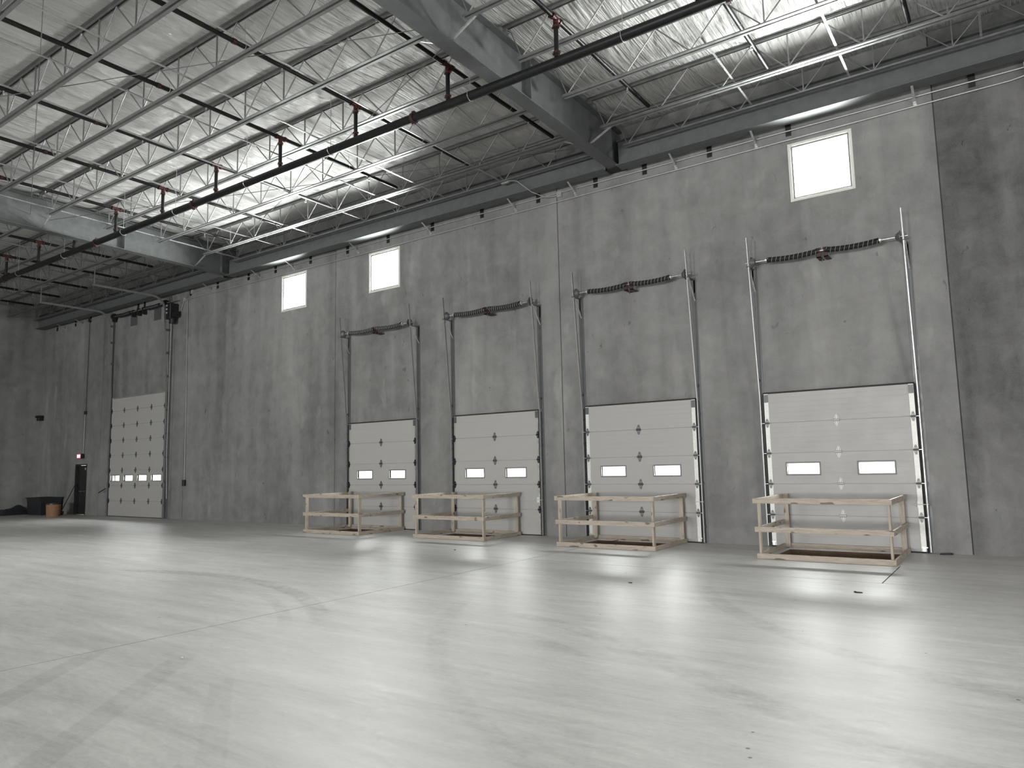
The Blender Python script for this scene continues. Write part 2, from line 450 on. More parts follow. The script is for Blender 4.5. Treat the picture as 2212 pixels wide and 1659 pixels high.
# ------------------------------------------------------------------ floor with the leveller pits and saw-cut joints
relief.T = 0.5
pits = [(a + 0.10, b - 0.10, f + 0.10, PIT_Y1) for a, b, f in CAGES]
JX = [-3.38, -3.38 - 15.2, -3.38 + 15.2]; JW = 0.008
JX2 = [(2.5, -3.9, -0.0)]
JY = [(-3.85, -3.38, 11.8)]
us = [XL - .2, XR] + [p[0] for p in pits] + [p[1] for p in pits]; vs = [YB, 0.2, -3.85 - JW, -3.85 + JW, -0.0] + [p[2] for p in pits] + [p[3] for p in pits]
for j in JX: us += [j - JW, j + JW]
us += [2.5 - JW, 2.5 + JW]
def dfloor(u, v):
    for p in pits:
        if p[0] < u < p[1] and p[2] < v < p[3]: return None
    for j in JX:
        if abs(u - j) < JW: return 0.012
    if abs(u - 2.5) < JW and -3.85 < v < -2.05: return 0.012
    if abs(v + 3.85) < JW and -3.3 < u < 11: return 0.008
    return 0.0
o = relief(us, vs, dfloor, lambda u, v, d: (u, v, -d)).build('floor', M_FLOOR)
tag(o, 'pale polished concrete floor with faint tyre arcs and joints', 'floor', kind='structure')
M_FILL = simple('dark_joint_filler', (0.02, 0.02, 0.02), 0.9)
mb = MB()
for j in JX: mb.box(j - JW, YB, -0.011, j + JW, 0, -0.003)
mb.box(2.5 - JW, -3.85, -.011, 2.5 + JW, -2.05, -.003).box(-3.3, -3.85 - JW, -.0075, 11, -3.85 + JW, -.003)
tag(mb.build('trim_2', M_FILL), 'dark filler in the saw cut joints of the floor', 'joint', kind='structure')
for i, p in enumerate(pits):
    o = MB().box(p[0] - .02, p[2] - .02, -0.52, p[1] + .02, p[3] + .02, -0.5)
    o.box(p[0], p[2], -0.5, p[0] + .012, p[3], -.03).box(p[1] - .012, p[2], -.5, p[1], p[3], -.03).box(p[0], p[3] - .012, -.5, p[1], p[3], -.03)
    tag(o.build('floor_pit', M_PIT), 'dark sunken pit inside the %s timber railing' % ['fourth', 'third', 'second', 'first'][i].replace('first', 'rightmost').replace('fourth', 'leftmost'), 'pit', 'dock leveller pits', kind='structure')

# ------------------------------------------------------------------ ceiling
def ceiling():
    JR = [0.0, -0.55, -1.65, -3.25, -4.85, -6.4, -7.88, -9.36, -10.85, -12.3, -13.8]
    y = -13.8
    while y > YB: y -= 1.5; JR.append(y)
    ys = []
    for a, b in zip(JR[:-1], JR[1:]):
        n = 6 if a > -16 else 2
        ys += [(a + (b - a) * k / n, math.sin(math.pi * k / n)) for k in range(n)]
    ys.append((JR[-1], 0))
    xs = []; x = XL
    while x < XR + .01:
        xs.append(x); x += 0.35 if x < 14 else 1.2
    V = []; Fc = []
    for (y, s) in ys:
        for i, x in enumerate(xs):
            wob = 0.5 + 0.5 * math.sin(x * 1.7 + y * 0.6) * math.sin(x * 0.53 + 1.3) + 0.25 * math.sin(x * 5.1 + y)
            V.append((x, y, ZD(y) + 0.012 - s * (0.035 + 0.035 * wob)))
    nx = len(xs)
    for j in range(len(ys) - 1):
        for i in range(nx - 1):
            a = j * nx + i; Fc.append((a, a + 1, a + nx + 1, a + nx))
    me = bpy.data.meshes.new('ceiling'); me.from_pydata(V, [], Fc); me.materials.append(M_INS)
    me.polygons.foreach_set('use_smooth', [True] * len(me.polygons))
    o = bpy.data.objects.new('ceiling', me); col.objects.link(o)
    tag(o, 'wrinkled white vinyl roof insulation draped over the steel joists', 'ceiling', kind='structure')
    # metal roof deck above the insulation
    m2 = MB()
    m2.box(XL - .3, YB - .3, 10.4, XR + .3, 0.3, 10.5)
    o2 = m2.build('roof', M_STEEL); tag(o2, 'metal roof deck above the white insulation', 'roof', kind='structure')
    for (a, b) in (((XL - .2, 0.0), (XR, 0.0)),):
        pass
ceiling()

# ------------------------------------------------------------------ high windows
for i, (a, b) in enumerate(WINS):
    nm = ['above the rightmost dock door', 'above and left of the second dock door, the middle one of three', 'between the tall drive-in door and the first dock door'][i]
    t = empty('window_%d' % (i + 1), (a, 0, WZ0), 'square high window glowing white %s' % nm, 'window', kind='structure')
    W, H = b - a, WZ1 - WZ0
    def ring(m, o, w_, y0, y1):
        m.box(o, y0, o, o + w_, y1, H - o).box(W - o - w_, y0, o, W - o, y1, H - o).box(o + w_, y0, H - o - w_, W - o - w_, y1, H - o).box(o + w_, y0, o, W - o - w_, y1, o + w_); return m
    bevel(ring(MB(), -0.012, 0.055, -0.014, 0.012).build('window_casing', M_FRAME, t), 0.003)
    bevel(ring(MB(), 0.043, 0.035, 0.02, 0.10).build('window_frame', M_LFRAME, t), 0.003)
    ring(MB(), 0.0, 0.05, 0.012, 0.2).build('frame_core', M_FRAME, t)
    g = 0.078
    MB().box(g, .06, g, W - g, .064, H - g).build('window_pane', M_GLASS, t)

# ------------------------------------------------------------------ roof joists
ROWS = [-0.55, -1.65, -3.25, -4.85, -6.4, -7.88, -9.36, -10.85, -12.3, -13.8]
PAN = 1.27
BAYS = [  # chord start, chord end, girder seats, first node, name
    (-2.66, 11.6, -2.95, 12.1, -2.57, 'right of the near girder'),
    (-17.62, -3.5, -18.2, -3.15, -17.46, 'between the two girders'),
    (XL + 0.1, -18.75, XL + 0.05, -18.4, -32.88, 'in the far left bay'),
]
ordn = ['nearest the dock wall', 'second from the dock wall', 'third from the dock wall', 'fourth from the dock wall', 'fifth from the dock wall', 'sixth from the dock wall', 'seventh from the dock wall', 'eighth from the dock wall', 'ninth from the dock wall', 'tenth from the dock wall']
H0 = ZD(0) - ZB(0)                # 0.75 depth
def chord_mesh(x0, x1, z0, z1, flip):
    """pair of angles with a gap between them"""
    m = MB(); g = 0.021; leg = 0.058; t = 0.006
    for s in (-1, 1):
        if not flip:   # bottom chord: horizontal legs at the bottom
            m.box(x0, min(s * g, s * (g + leg)), z0, x1, max(s * g, s * (g + leg)), z0 + t)
            m.box(x0, min(s * g, s * (g + t)), z0 + t, x1, max(s * g, s * (g + t)), z0 + leg)
        else:
            m.box(x0, min(s * g, s * (g + leg)), z1 - t, x1, max(s * g, s * (g + leg)), z1)
            m.box(x0, min(s * g, s * (g + t)), z1 - leg, x1, max(s * g, s * (g + t)), z1 - t)
    return m
def joist(bay, yi, y, label):
    x0, x1, s0, s1, n0, nm = bay
    t = empty('roof_joist', (0, y, ZB(y)), label, 'joist', 'open web steel joists under the roof')
    return t
zt = H0 - 0.05; zb = 0.035
dmesh = {}
def rod_obj(name, key, fn, par, x):
    if key not in dmesh:
        m = MB(); fn(m); me = m.mesh(name); me.materials.append(M_JOIST); dmesh[key] = me
        me.polygons.foreach_set('use_smooth', [True] * len(me.polygons))
        try: me.set_sharp_from_angle(angle=math.radians(50))
        except Exception: pass
    o = bpy.data.objects.new(name, dmesh[key]); col.objects.link(o); o.parent = par; o.location = (x, 0, 0); return o
first = {}
for bi, bay in enumerate(BAYS):
    x0, x1, s0, s1, n0, nm = bay
    rows = ROWS if bi == 1 else (ROWS[:6] if bi == 0 else ROWS[:7])
    for yi, y in enumerate(rows):
        lab = 'grey open-web steel joist %s, %s' % (nm, ordn[yi])
        if bi in first:
            t = copy_tree(first[bi]); t.location = (0, y, ZB(y)); t['label'] = lab; continue
        t = joist(bay, yi, y, lab); first[bi] = t
        chord_mesh(x0, x1, 0, 0.062, False).build('bottom_chord', M_JOIST, t)
        chord_mesh(s0, s1, 0, H0, True).build('top_chord', M_JOIST, t)
        for q in (s0, s1):
            MB().box(q - 0.09 if q == s1 else q, -0.05, H0 - 0.125, q if q == s1 else q + 0.09, 0.05, H0 - 0.062).build('bearing_seat', M_JOIST, t)
        n = 0; x = n0
        while x < x1 + 0.03:
            if x + PAN / 2 < s1 - 0.2: rod_obj('web_diagonal', 'up', lambda m: m.tube([(0, 0, zb), (PAN / 2, 0, zt)], 0.0125, 8), t, x)
            if x - PAN / 2 > s0 + 0.2: rod_obj('web_diagonal', 'dn', lambda m: m.tube([(0, 0, zb), (-PAN / 2, 0, zt)], 0.0125, 8), t, x)
            far = x < x1 - 2 * PAN if bi == 1 else (x > x0 + 2.5 * PAN if bi == 0 else True)
            if far: rod_obj('web_vertical', 'v', lambda m: m.bar((0, 0, zb), (0, 0, zt), 0.022, 0.022), t, x + 0.03)
            n += 1; x += PAN
        # steep end webs from the bearing seat down to the end of the bottom chord
        for (sx_, ex) in ((s0, n0), (s1, n0 + (n - 1) * PAN)):
            sg = 1 if sx_ == s0 else -1
            MB().tube([(sx_ + sg * 0.06, 0, zt - 0.02), (sx_ + sg * 0.16, 0, zt - 0.10), (ex, 0, zb)], 0.011, 8).build('end_web', M_JOIST, t, True)

# horizontal bridging angles that run across the joists on top of their bottom chords
BRX = {0: [0.24, 2.09, 4.22, 6.3], 1: [-6.2, -8.05, -9.45, -11.1, -13.3, -15.1, -17.3], 2: [-19.6, -21.6, -23.8, -26.0, -28.5, -31.0]}
names = {0: 'right of the near girder', 1: 'between the two girders', 2: 'in the far left bay'}
place = ['first', 'second', 'third', 'fourth', 'fifth', 'sixth', 'seventh']
for bi, xs in BRX.items():
    order = xs if bi == 0 else xs
    for k, x in enumerate(order):
        ya, yb = -0.50, (ROWS[5] - .1 if bi == 0 else (ROWS[9] if bi == 1 else ROWS[6]) - .1)
        m = MB().angle((x, ya, ZB(ya) + 0.066), (x, yb, ZB(yb) + 0.066), 0.038, 0.004, (1, 0, 0), (0, 0, 1))
        o = m.build('bridging_angle', M_GALV if bi < 2 else M_JOIST)
        tag(o, 'thin steel bridging angle crossing the joists %s, %s from the girder' % (names[bi], place[k] if bi != 2 else place[k]), 'bridging', 'bridging angles across the joists')

# ------------------------------------------------------------------ girders
def girder(x, label, y_end=YB + 0.5):
    t = empty('roof_girder', (x, 0, ZB(0)), label, 'girder', 'deep steel roof girders')
    dz0, dz1 = -0.30, H0 - 0.126
    sl = 0.012
    def zz(y): return sl * abs(y)
    bw = 0.15
    def sl_box(m, xa, xb, za, zb_, y0, y1):
        n = len(m.v)
        for yy in (y0, y1):
            m.v += [(xa, yy, za + zz(yy)), (xb, yy, za + zz(yy)), (xb, yy, zb_ + zz(yy)), (xa, yy, zb_ + zz(yy))]
        m.f += [tuple(n + i for i in q) for q in ((0, 1, 2, 3), (7, 6, 5, 4), (0, 4, 5, 1), (1, 5, 6, 2), (2, 6, 7, 3), (3, 7, 4, 0))]
    m = MB(); sl_box(m, -0.008, 0.008, dz0 + 0.02, dz1 - 0.018, -0.03, y_end); m.build('web_plate', M_STEEL, t)
    m = MB(); sl_box(m, -bw, bw, dz0, dz0 + 0.02, -0.03, y_end); m.build('bottom_flange', M_STEEL, t)
    m = MB(); sl_box(m, -bw, bw, dz1 - 0.018, dz1, -0.03, y_end); m.build('top_flange', M_STEEL, t)
    for y in (-0.62, -4.0, -9.6):
        m = MB(); m.box(-bw + .01, y - .006, dz0 + .02 + zz(y), -.008, y + .006, dz1 - .018 + zz(y)); m.box(.008, y - .006, dz0 + .02 + zz(y), bw - .01, y + .006, dz1 - .018 + zz(y))
        m.build('stiffener_plate', M_STEEL, t)
    MB().box(-0.22, -0.30, dz0 - 0.015, 0.22, -0.0, dz0 - 0.001).build('bearing_plate', M_BLACK, t)
    # short flange braces from the bottom flange up to joist chords
    for y in (-1.65, -6.4):
        for s in (-1, 1):
            m = MB().angle((s * 0.03, y + 0.06, dz0 + 0.03 + zz(y)), (s * 0.62, y + 0.06, 0.01 + zz(y)), 0.035, 0.004, (0, 1, 0), (0, 0, 1))
            b = m.build('flange_brace', M_GALV, t)
    return t
girder(-3.07, 'deep grey steel girder, the near one, meeting the wall left of the rightmost window')
girder(-18.3, 'deep grey steel girder, the far one crossing left of the leftmost window')

# ------------------------------------------------------------------ eave beam along the wall, brackets, kickers
def eave(x0, x1, label):
    t = empty('eave_beam', (x0, -0.36, 8.55), label, 'beam', 'eave beams along the dock wall')
    L = x1 - x0
    MB().box(0, -0.17, 0, L, 0.17, 0.018).build('bottom_flange', M_STEEL, t)
    MB().box(0, -0.006, 0.018, L, 0.006, 0.60).build('web_plate', M_STEEL, t)
    MB().box(0, -0.10, 0.60, L, 0.12, 0.615).build('top_flange', M_STEEL, t)
    return t
eave(-2.90, 11.9, 'grey steel eave beam along the wall, right of the near girder')
eb = eave(-18.13, -3.25, 'grey steel eave beam along the wall between the two girders')
eave(XL + 0.1, -18.47, 'grey steel eave beam along the wall in the far left bay')
for i, x in enumerate((-1.35, 6.9)):
    pass
BRK = [4.03, 0.81, -0.87, -2.42, -3.71, -5.37, -7.18, -8.95, -10.7, -12.45, -14.2, -16.0, -17.5, -19.35, -21.1, -24.4, -24.9, -28.9, -30.3, -32.1]
for k, x in enumerate(BRK):
    m = MB().box(-0.055, -0.02, -0.16, 0.055, 0, 0.12).box(-0.055, -0.15, 0.08, 0.055, -0.02, 0.095)
    m.tube([(0, -0.021, -0.1), (0, -0.032, -0.1)], 0.014, 6)
    o = m.build('wall_bracket', M_BLACK, None, loc=(x, -0.0, 8.54))
    tag(o, 'small black wall bracket under the eave beam, %s from the right end' % ['first', 'second', 'third', 'fourth', 'fifth', 'sixth', 'seventh', 'eighth', 'ninth', 'tenth', 'eleventh', 'twelfth', 'thirteenth', 'fourteenth', 'fifteenth', 'sixteenth', 'seventeenth', 'eighteenth', 'nineteenth', 'twentieth'][k], 'bracket', 'black brackets under the eave beam')
KCK = [3.09, 0.12, -1.68, -4.3, -6.1, -9.05, -12.0, -15.05, -16.87, -19.75, -29.6, -31.3]
whr = ['right of the rightmost window', 'left of the rightmost window', 'just right of the near girder', 'just left of the near girder', 'second left of the near girder', 'right of the middle window',
       'left of the middle window', 'above the leftmost window', 'between the leftmost window and the far girder', 'left of the far girder', 'left of the tall drive-in door', 'nearest the far corner']
for k, x in enumerate(KCK):
    m = MB().angle((0.0, -0.40, 8.56), (0.0, -0.035, 8.37), 0.045, 0.005, (1, 0, 0), (0, 0, 1)); m.box(0, -0.05, 8.34, 0.05, -0.0, 8.39)
    m.box(-0.012, -0.006, 8.30, 0.055, 0.0, 8.54)
    o = m.build('kicker_brace', M_GALV, None, loc=(x, 0, 0)); tag(o, 'pale wall brace under the eave beam %s' % whr[k], 'brace', 'wall braces under the eave beam')

# chalk writing on the eave beam web right of the near girder
def stroke_text(s, x, z, h, y, m, rot=0.0):
    G = {'1': [[(.3, 0), (.3, 1)]], '0': [[(.1, .1), (.1, .9), (.5, .9), (.5, .1), (.1, .1)]], '2': [[(.1, .85), (.35, 1), (.55, .75), (.1, 0), (.6, 0)]], 'C': [[(.6, .85), (.35, 1), (.1, .75), (.1, .25), (.35, 0), (.6, .15)]],
         'h': [[(.1, 1), (.1, 0)], [(.1, .5), (.4, .55), (.5, 0)]], 'o': [[(.1, .05), (.1, .5), (.45, .5), (.45, .05), (.1, .05)]], 'c': [[(.5, .5), (.1, .4), (.1, .1), (.5, 0)]], '-': [[(.05, .5), (.5, .5)]], '5': [[(.55, 1), (.1, 1), (.1, .55), (.5, .5), (.5, .05), (.1, 0)]], ' ': []}
    for i, ch in enumerate(s):
        for st in G[ch]:
            m.tube([(x + (i * 0.75 + a) * h, y, z + b * h) for a, b in st], 0.006, 5)
m = MB(); stroke_text('1oo-', 0, 0, 0.075, 0, m); stroke_text('C12', 0.3, 0.015, 0.11, 0, m)
o = m.build('chalk_writing', simple('faint_chalk', (0.2, 0.2, 0.2), 0.8), eb.parent); o.location = (-2.42, -0.366, 8.66)
tag(o, 'faint chalk numbers on the eave beam just right of the near girder', 'writing')

# ------------------------------------------------------------------ rod bracing
def rod_brace(a, b, label):
    o = MB().tube([a, b], 0.008, 6).build('brace_rod', M_STEEL, None, True); tag(o, label, 'bracing rod', 'thin roof bracing rods')
def zr(y): return 9.03 + 0.006 * abs(y)
rod_brace((-18.28, -6.1, zr(-6.1)), (-3.10, -0.72, zr(-.72)), 'thin steel rod from the far girder to the near girder end at the wall')
rod_brace((-3.10, -6.0, zr(-6) + .03), (-18.28, -0.72, zr(-.72) + .03), 'thin steel rod from the near girder to the far girder end at the wall')
rod_brace((-3.10, -6.35, zr(-6.3)), (-18.28, -12.5, zr(-12.4)), 'thin steel rod from the near girder sloping away over the room')
rod_brace((-18.28, -6.6, zr(-6.4) + .03), (-3.10, -12.3, zr(-12.3) + .03), 'thin steel rod hanging across upper left from the far girder')

# ------------------------------------------------------------------ sprinkler pipes
YM, ZM = -5.12, 8.49
def main_pipe():
    t = empty('sprinkler_main_pipe', (0, YM, ZM), 'thick black sprinkler main pipe hanging below all the joists', 'pipe')
    MB().tube([(XL + .02, 0, 0), (11.5, 0, 0)], 0.084, 20).build('pipe_body', M_BLACKPIPE, t, True)
    for x in (-4.95, 1.25, -12.5, -17.55, -24.0, -30.2):
        m = MB().tube([(x - .035, 0, 0), (x + .035, 0, 0)], 0.106, 20); m.box(x - .03, -.03, .09, x + .03, .03, .135).box(x - .03, -.03, -.135, x + .03, .03, -.09)
        m.build('coupling', M_DARKRED, t, True)
    for x in (-0.45, -3.55, -7.35, -10.3, -13.35, -16.0, -19.6, -22.9, -26.2, 2.9):
        m = MB(); r = 0.094
        m.tube([(x, math.sin(q) * r, -math.cos(q) * r) for q in [math.radians(d) for d in range(-140, 141, 20)]], 0.006, 6)
        m.tube([(x, 0, .072 + 0.03), (x, 0, ZD(YM) - ZM - 0.01)], 0.005, 6)
        m.build('hanger_rod', M_GALV, t, True)
main_pipe()
BPX = [-1.68, -4.08, -6.58, -9.05, -11.55, -13.98, -16.45, 0.80, 3.22, -18.95, -21.4, -23.9, -26.4, -28.8, -31.3]
ZP = 9.27
sp_mesh = None
def head(m):
    m.tube([(0, 0, 0), (0, 0, -0.045)], 0.016, 8); m.tube([(0.018, 0, -.045), (0.018, 0, -.075), (0, 0, -.10), (-.018, 0, -.075), (-.018, 0, -.045)], 0.004, 5); m.tube([(0, 0, -.10), (0, 0, -.104)], 0.026, 10)
proto_head = None
for k, x in enumerate(BPX):
    bay = 'right of the near girder' if x > -3 else ('between the girders' if x > -18 else 'in the far left bay')
    idx = {True: 0}.get(False, 0)
    grp = [q for q in sorted(BPX, reverse=True) if (q > -3) == (x > -3) and (q > -18) == (x > -18)]
    nth = place[grp.index(x)]
    t = empty('sprinkler_branch_pipe', (x, YM, ZP), 'thin black sprinkler branch pipe %s, %s counted from the right' % (bay, nth), 'pipe', 'sprinkler branch pipes through the joists')
    y1, y0 = -1.35 - YM, (-15.0 if x > -18 else -11.0) - YM
    MB().tube([(0, y0, 0), (0, y1, 0)], 0.043, 12).build('pipe_body', M_BLACKPIPE, t, True)
    ml = 0.13
    m = MB().tube([(0, -ml, 0), (0, ml, 0)], 0.047, 12); m.tube([(0, 0, 0), (0, 0, -0.10)], 0.047, 12)
    for yy in (-.115, .115): m.tube([(0, yy - .02, 0), (0, yy + .02, 0)], 0.060, 12); m.box(-.075, yy - .02, -.012, .075, yy + .02, .012)
    m.build('tee_fitting', M_RED, t, True)
    MB().tube([(0, 0, -0.08), (0, 0, ZM - ZP + 0.086)], 0.040, 12).build('riser_pipe', M_BLACKPIPE, t, True)
    m = MB(); m.tube([(0, 0, -.125), (0, 0, -.165)], 0.058, 12); m.box(-.075, -.015, -.16, .075, .015, -.13)
    m.build('riser_coupling', M_RED, t, True)
    m = MB(); zc = ZM - ZP + 0.16; m.tube([(0, 0, zc - .02), (0, 0, zc + .02)], 0.058, 12); m.box(-.075, -.015, zc - .015, .075, .015, zc + .015)
    m.build('riser_coupling', M_DARKRED, t, True)
    m = MB(); m.tube([(0, -2.9 , 0), (0, -2.83, 0)], 0.052, 12); m.box(-.07, -2.885, -.012, .07, -2.845, .012)
    m.build('pipe_coupling', M_DARKRED, t, True)
    for yy in (1.05, 2.75, -1.85, -4.6, -7.6):
        if YM + yy < -15: continue
        if proto_head is None:
            m = MB(); head(m); me = m.mesh('sprinkler_head'); me.materials.append(M_GALV); proto_head = me
        o = bpy.data.objects.new('sprinkler_head', proto_head); col.objects.link(o); o.parent = t; o.location = (0, yy, -0.03)
    for yy in (2.05, -1.2 - 1.45, -5.9):
        m = MB(); r = 0.043
        m.tube([(math.sin(q) * r, yy, -math.cos(q) * r) for q in [math.radians(d) for d in range(-140, 141, 28)]], 0.005, 5)
        m.tube([(0, yy, .04), (0, yy, ZD(YM + yy) - ZP - 0.02)], 0.004, 5)
        m.build('pipe_hanger', M_GALV, t, True)

# ------------------------------------------------------------------ electrical conduits on the dock wall
def pipe_thing(name, pts, r, m, label, cat, group=None, seg=8):
    o = MB().tube(pts, r, seg).build(name, m, None, True); return tag(o, label, cat, group)
CY = -0.035
pipe_thing('electrical_conduit', [(-20.95, CY, 8.50), (11, CY, 8.47)], 0.014, M_CONDUIT, 'upper of two long thin conduits along the wall above the windows', 'conduit', 'thin wall conduits')
pipe_thing('electrical_conduit', [(-21.45, CY, 8.27), (-12, CY, 8.235), (4.6, CY, 8.30), (4.85, CY, 8.33)], 0.014, M_CONDUIT, 'lower of two long thin conduits along the wall above the windows', 'conduit', 'thin wall conduits')
pipe_thing('electrical_conduit', [(XL, CY, 8.60), (-29.3, CY, 8.5), (-26.9, CY, 8.42)], 0.012, M_CONDUIT, 'thin conduit along the wall top between far corner and tall door', 'conduit', 'thin wall conduits')
pipe_thing('electrical_conduit', [(-28.92, CY, 8.42), (-28.92, CY, 4.42)], 0.010, M_BLACK, 'dark upper conduit dropping from the wall top toward the exit sign', 'conduit', 'thin wall conduits')
pipe_thing('electrical_conduit', [(-28.98, CY, 4.34), (-28.98, CY, 2.62)], 0.014, M_CONDUIT, 'short pale conduit just above the red exit sign', 'conduit', 'thin wall conduits')
pipe_thing('electrical_conduit', [(-21.25, CY, 8.2), (-21.17, CY, 4.6), (-21.13, CY, 1.42)], 0.012, M_CONDUIT, 'thin conduit dropping to the black control box by the tall door', 'conduit', 'thin wall conduits')
pipe_thing('electrical_conduit', [(4.92, CY, 8.46), (4.93, CY, 6.6), (4.95, CY, 5.0)], 0.015, M_CONDUIT, 'vertical conduit at the upper right end of the wall conduits', 'conduit', 'thin wall conduits')
def jbox(x, z, s, label, m=None):
    mb = MB().box(-s / 2, -0.06, -s / 2, s / 2, 0.0, s / 2).box(-s / 2 - .004, -0.066, -s / 2 - .004, s / 2 + .004, -0.06, s / 2 + .004)
    o = mb.build('junction_box', m or M_CONDUIT, None, loc=(x, -0.0, z)); bevel(o, .003); tag(o, label, 'junction box', 'junction boxes on the conduits')
jbox(4.90, 8.47, 0.18, 'pale junction box at the right end of the upper conduit')
jbox(-28.94, 8.47, 0.14, 'dark junction box on the wall top above the exit sign', M_BLACK)
jbox(-28.95, 4.38, 0.14, 'dark junction box halfway down above the exit sign', M_BLACK)
jbox(-20.95, 8.50, 0.14, 'grey junction box at the left end of the upper conduit')
jbox(-21.45, 8.27, 0.14, 'grey junction box near the black door operator')
jbox(-4.72, 8.44, 0.13, 'small junction box on the upper conduit where the drooping cable arrives')
pts = [(-5.9, -0.62, 8.90), (-5.6, -0.64, 8.82), (-5.4, -0.62, 8.64), (-5.25, -0.50, 8.49), (-5.05, -0.2, 8.40), (-4.85, -0.05, 8.42), (-4.78, -0.04, 8.44)]
pipe_thing('flexible_cable', pts, 0.010, M_CONDUIT, 'thin grey cable drooping from a joist to the wall conduit left of the near girder', 'cable')
o = MB().box(-0.12, -0.03, -0.02, 0.12, 0.03, 0.02).build('cable_box', M_GALV, None, loc=(-6.0, -0.55, ZB(0) - 0.022)); tag(o, 'small pale box under the first joist where the cable starts', 'junction box')

# ------------------------------------------------------------------ sectional doors
def section_mesh(W, H, ribs, lites=None, lz=None):
    relief.T = 0.05
    us = [0, W]; vs = [0, 0.005, H - 0.005, H]; g = 0.006; rz = []
    z = ribs
    while ribs and z < H - ribs * 0.5: rz.append(z); vs += [z - g, z + g]; z += ribs
    if lites:
        for a, b in lites: us += [a, b]
        vs += list(lz)
    def d(u, v):
        if lites and lz[0] < v < lz[1] and any(a < u < b for a, b in lites): return None
        if v < 0.005 or v > H - 0.005: return 0.034
        return 0.006 if any(abs(v - q) < g for q in rz) else 0.0
    m = relief(us, vs, d, lambda u, v, dd: (u, -0.05 + dd, v))
    # edges and back
    for z0 in (0, H): m.quad([(0, -0.016, z0), (W, -0.016, z0), (W, 0.0, z0), (0, 0.0, z0)])
    for x in (0, W): m.quad([(x, -0.05, 0), (x, 0, 0), (x, 0, H), (x, -.05, H)])
    relief(us, vs, lambda u, v: None if d(u, v) is None else 0.0, lambda u, v, dd: (u, -dd, v), m)
    return m


def lite(x0, x1, z0, z1, par):
    f = 0.028; m = MB()
    m.box(x0 - f, -0.062, z0 - f, x1 + f, -0.05, z0).box(x0 - f, -0.062, z1, x1 + f, -0.05, z1 + f).box(x0 - f, -.062, z0, x0, -.05, z1).box(x1, -.062, z0, x1 + f, -.05, z1)
    fr = bevel(m.build('light_frame', M_LFRAME, par), 0.004)
    MB().box(x0, -0.03, z0, x1, -0.026, z1).build('light_pane', M_GLASS, fr)


hinge_cache = {}
def hinge(par, x, z, m, s=1.0, y=-0.05):
    key = (m.name, s)
    if key not in hinge_cache:
        b = MB()
        for sg in (1, -1):     # two diamond leaves made of bent strips
            pts = [(-0.032 * s, 0.012 * sg * s), (-0.008 * s, 0.085 * sg * s), (0.008 * s, 0.085 * sg * s), (0.032 * s, 0.012 * sg * s)]
            for a, c in ((pts[0], pts[1]), (pts[1], pts[2]), (pts[2], pts[3])):
                b.bar((a[0], -0.006, a[1]), (c[0], -0.006, c[1]), 0.008, 0.013, (0, 1, 0))
            b.bar((0, -0.004, 0.015 * sg * s), (0, -0.004, 0.07 * sg * s), 0.014, 0.006, (0, 1, 0))
        b.tube([(-0.045 * s, -0.016, 0), (0.045 * s, -0.016, 0)], 0.013 * s, 8)
        b.box(-0.036 * s, -0.012, -0.022 * s, 0.036 * s, 0, 0.022 * s)
        me = b.mesh('hinge'); me.materials.append(m); hinge_cache[key] = me
    o = bpy.data.objects.new('hinge', hinge_cache[key]); col.objects.link(o); o.parent = par; o.location = (x, y, z); return o


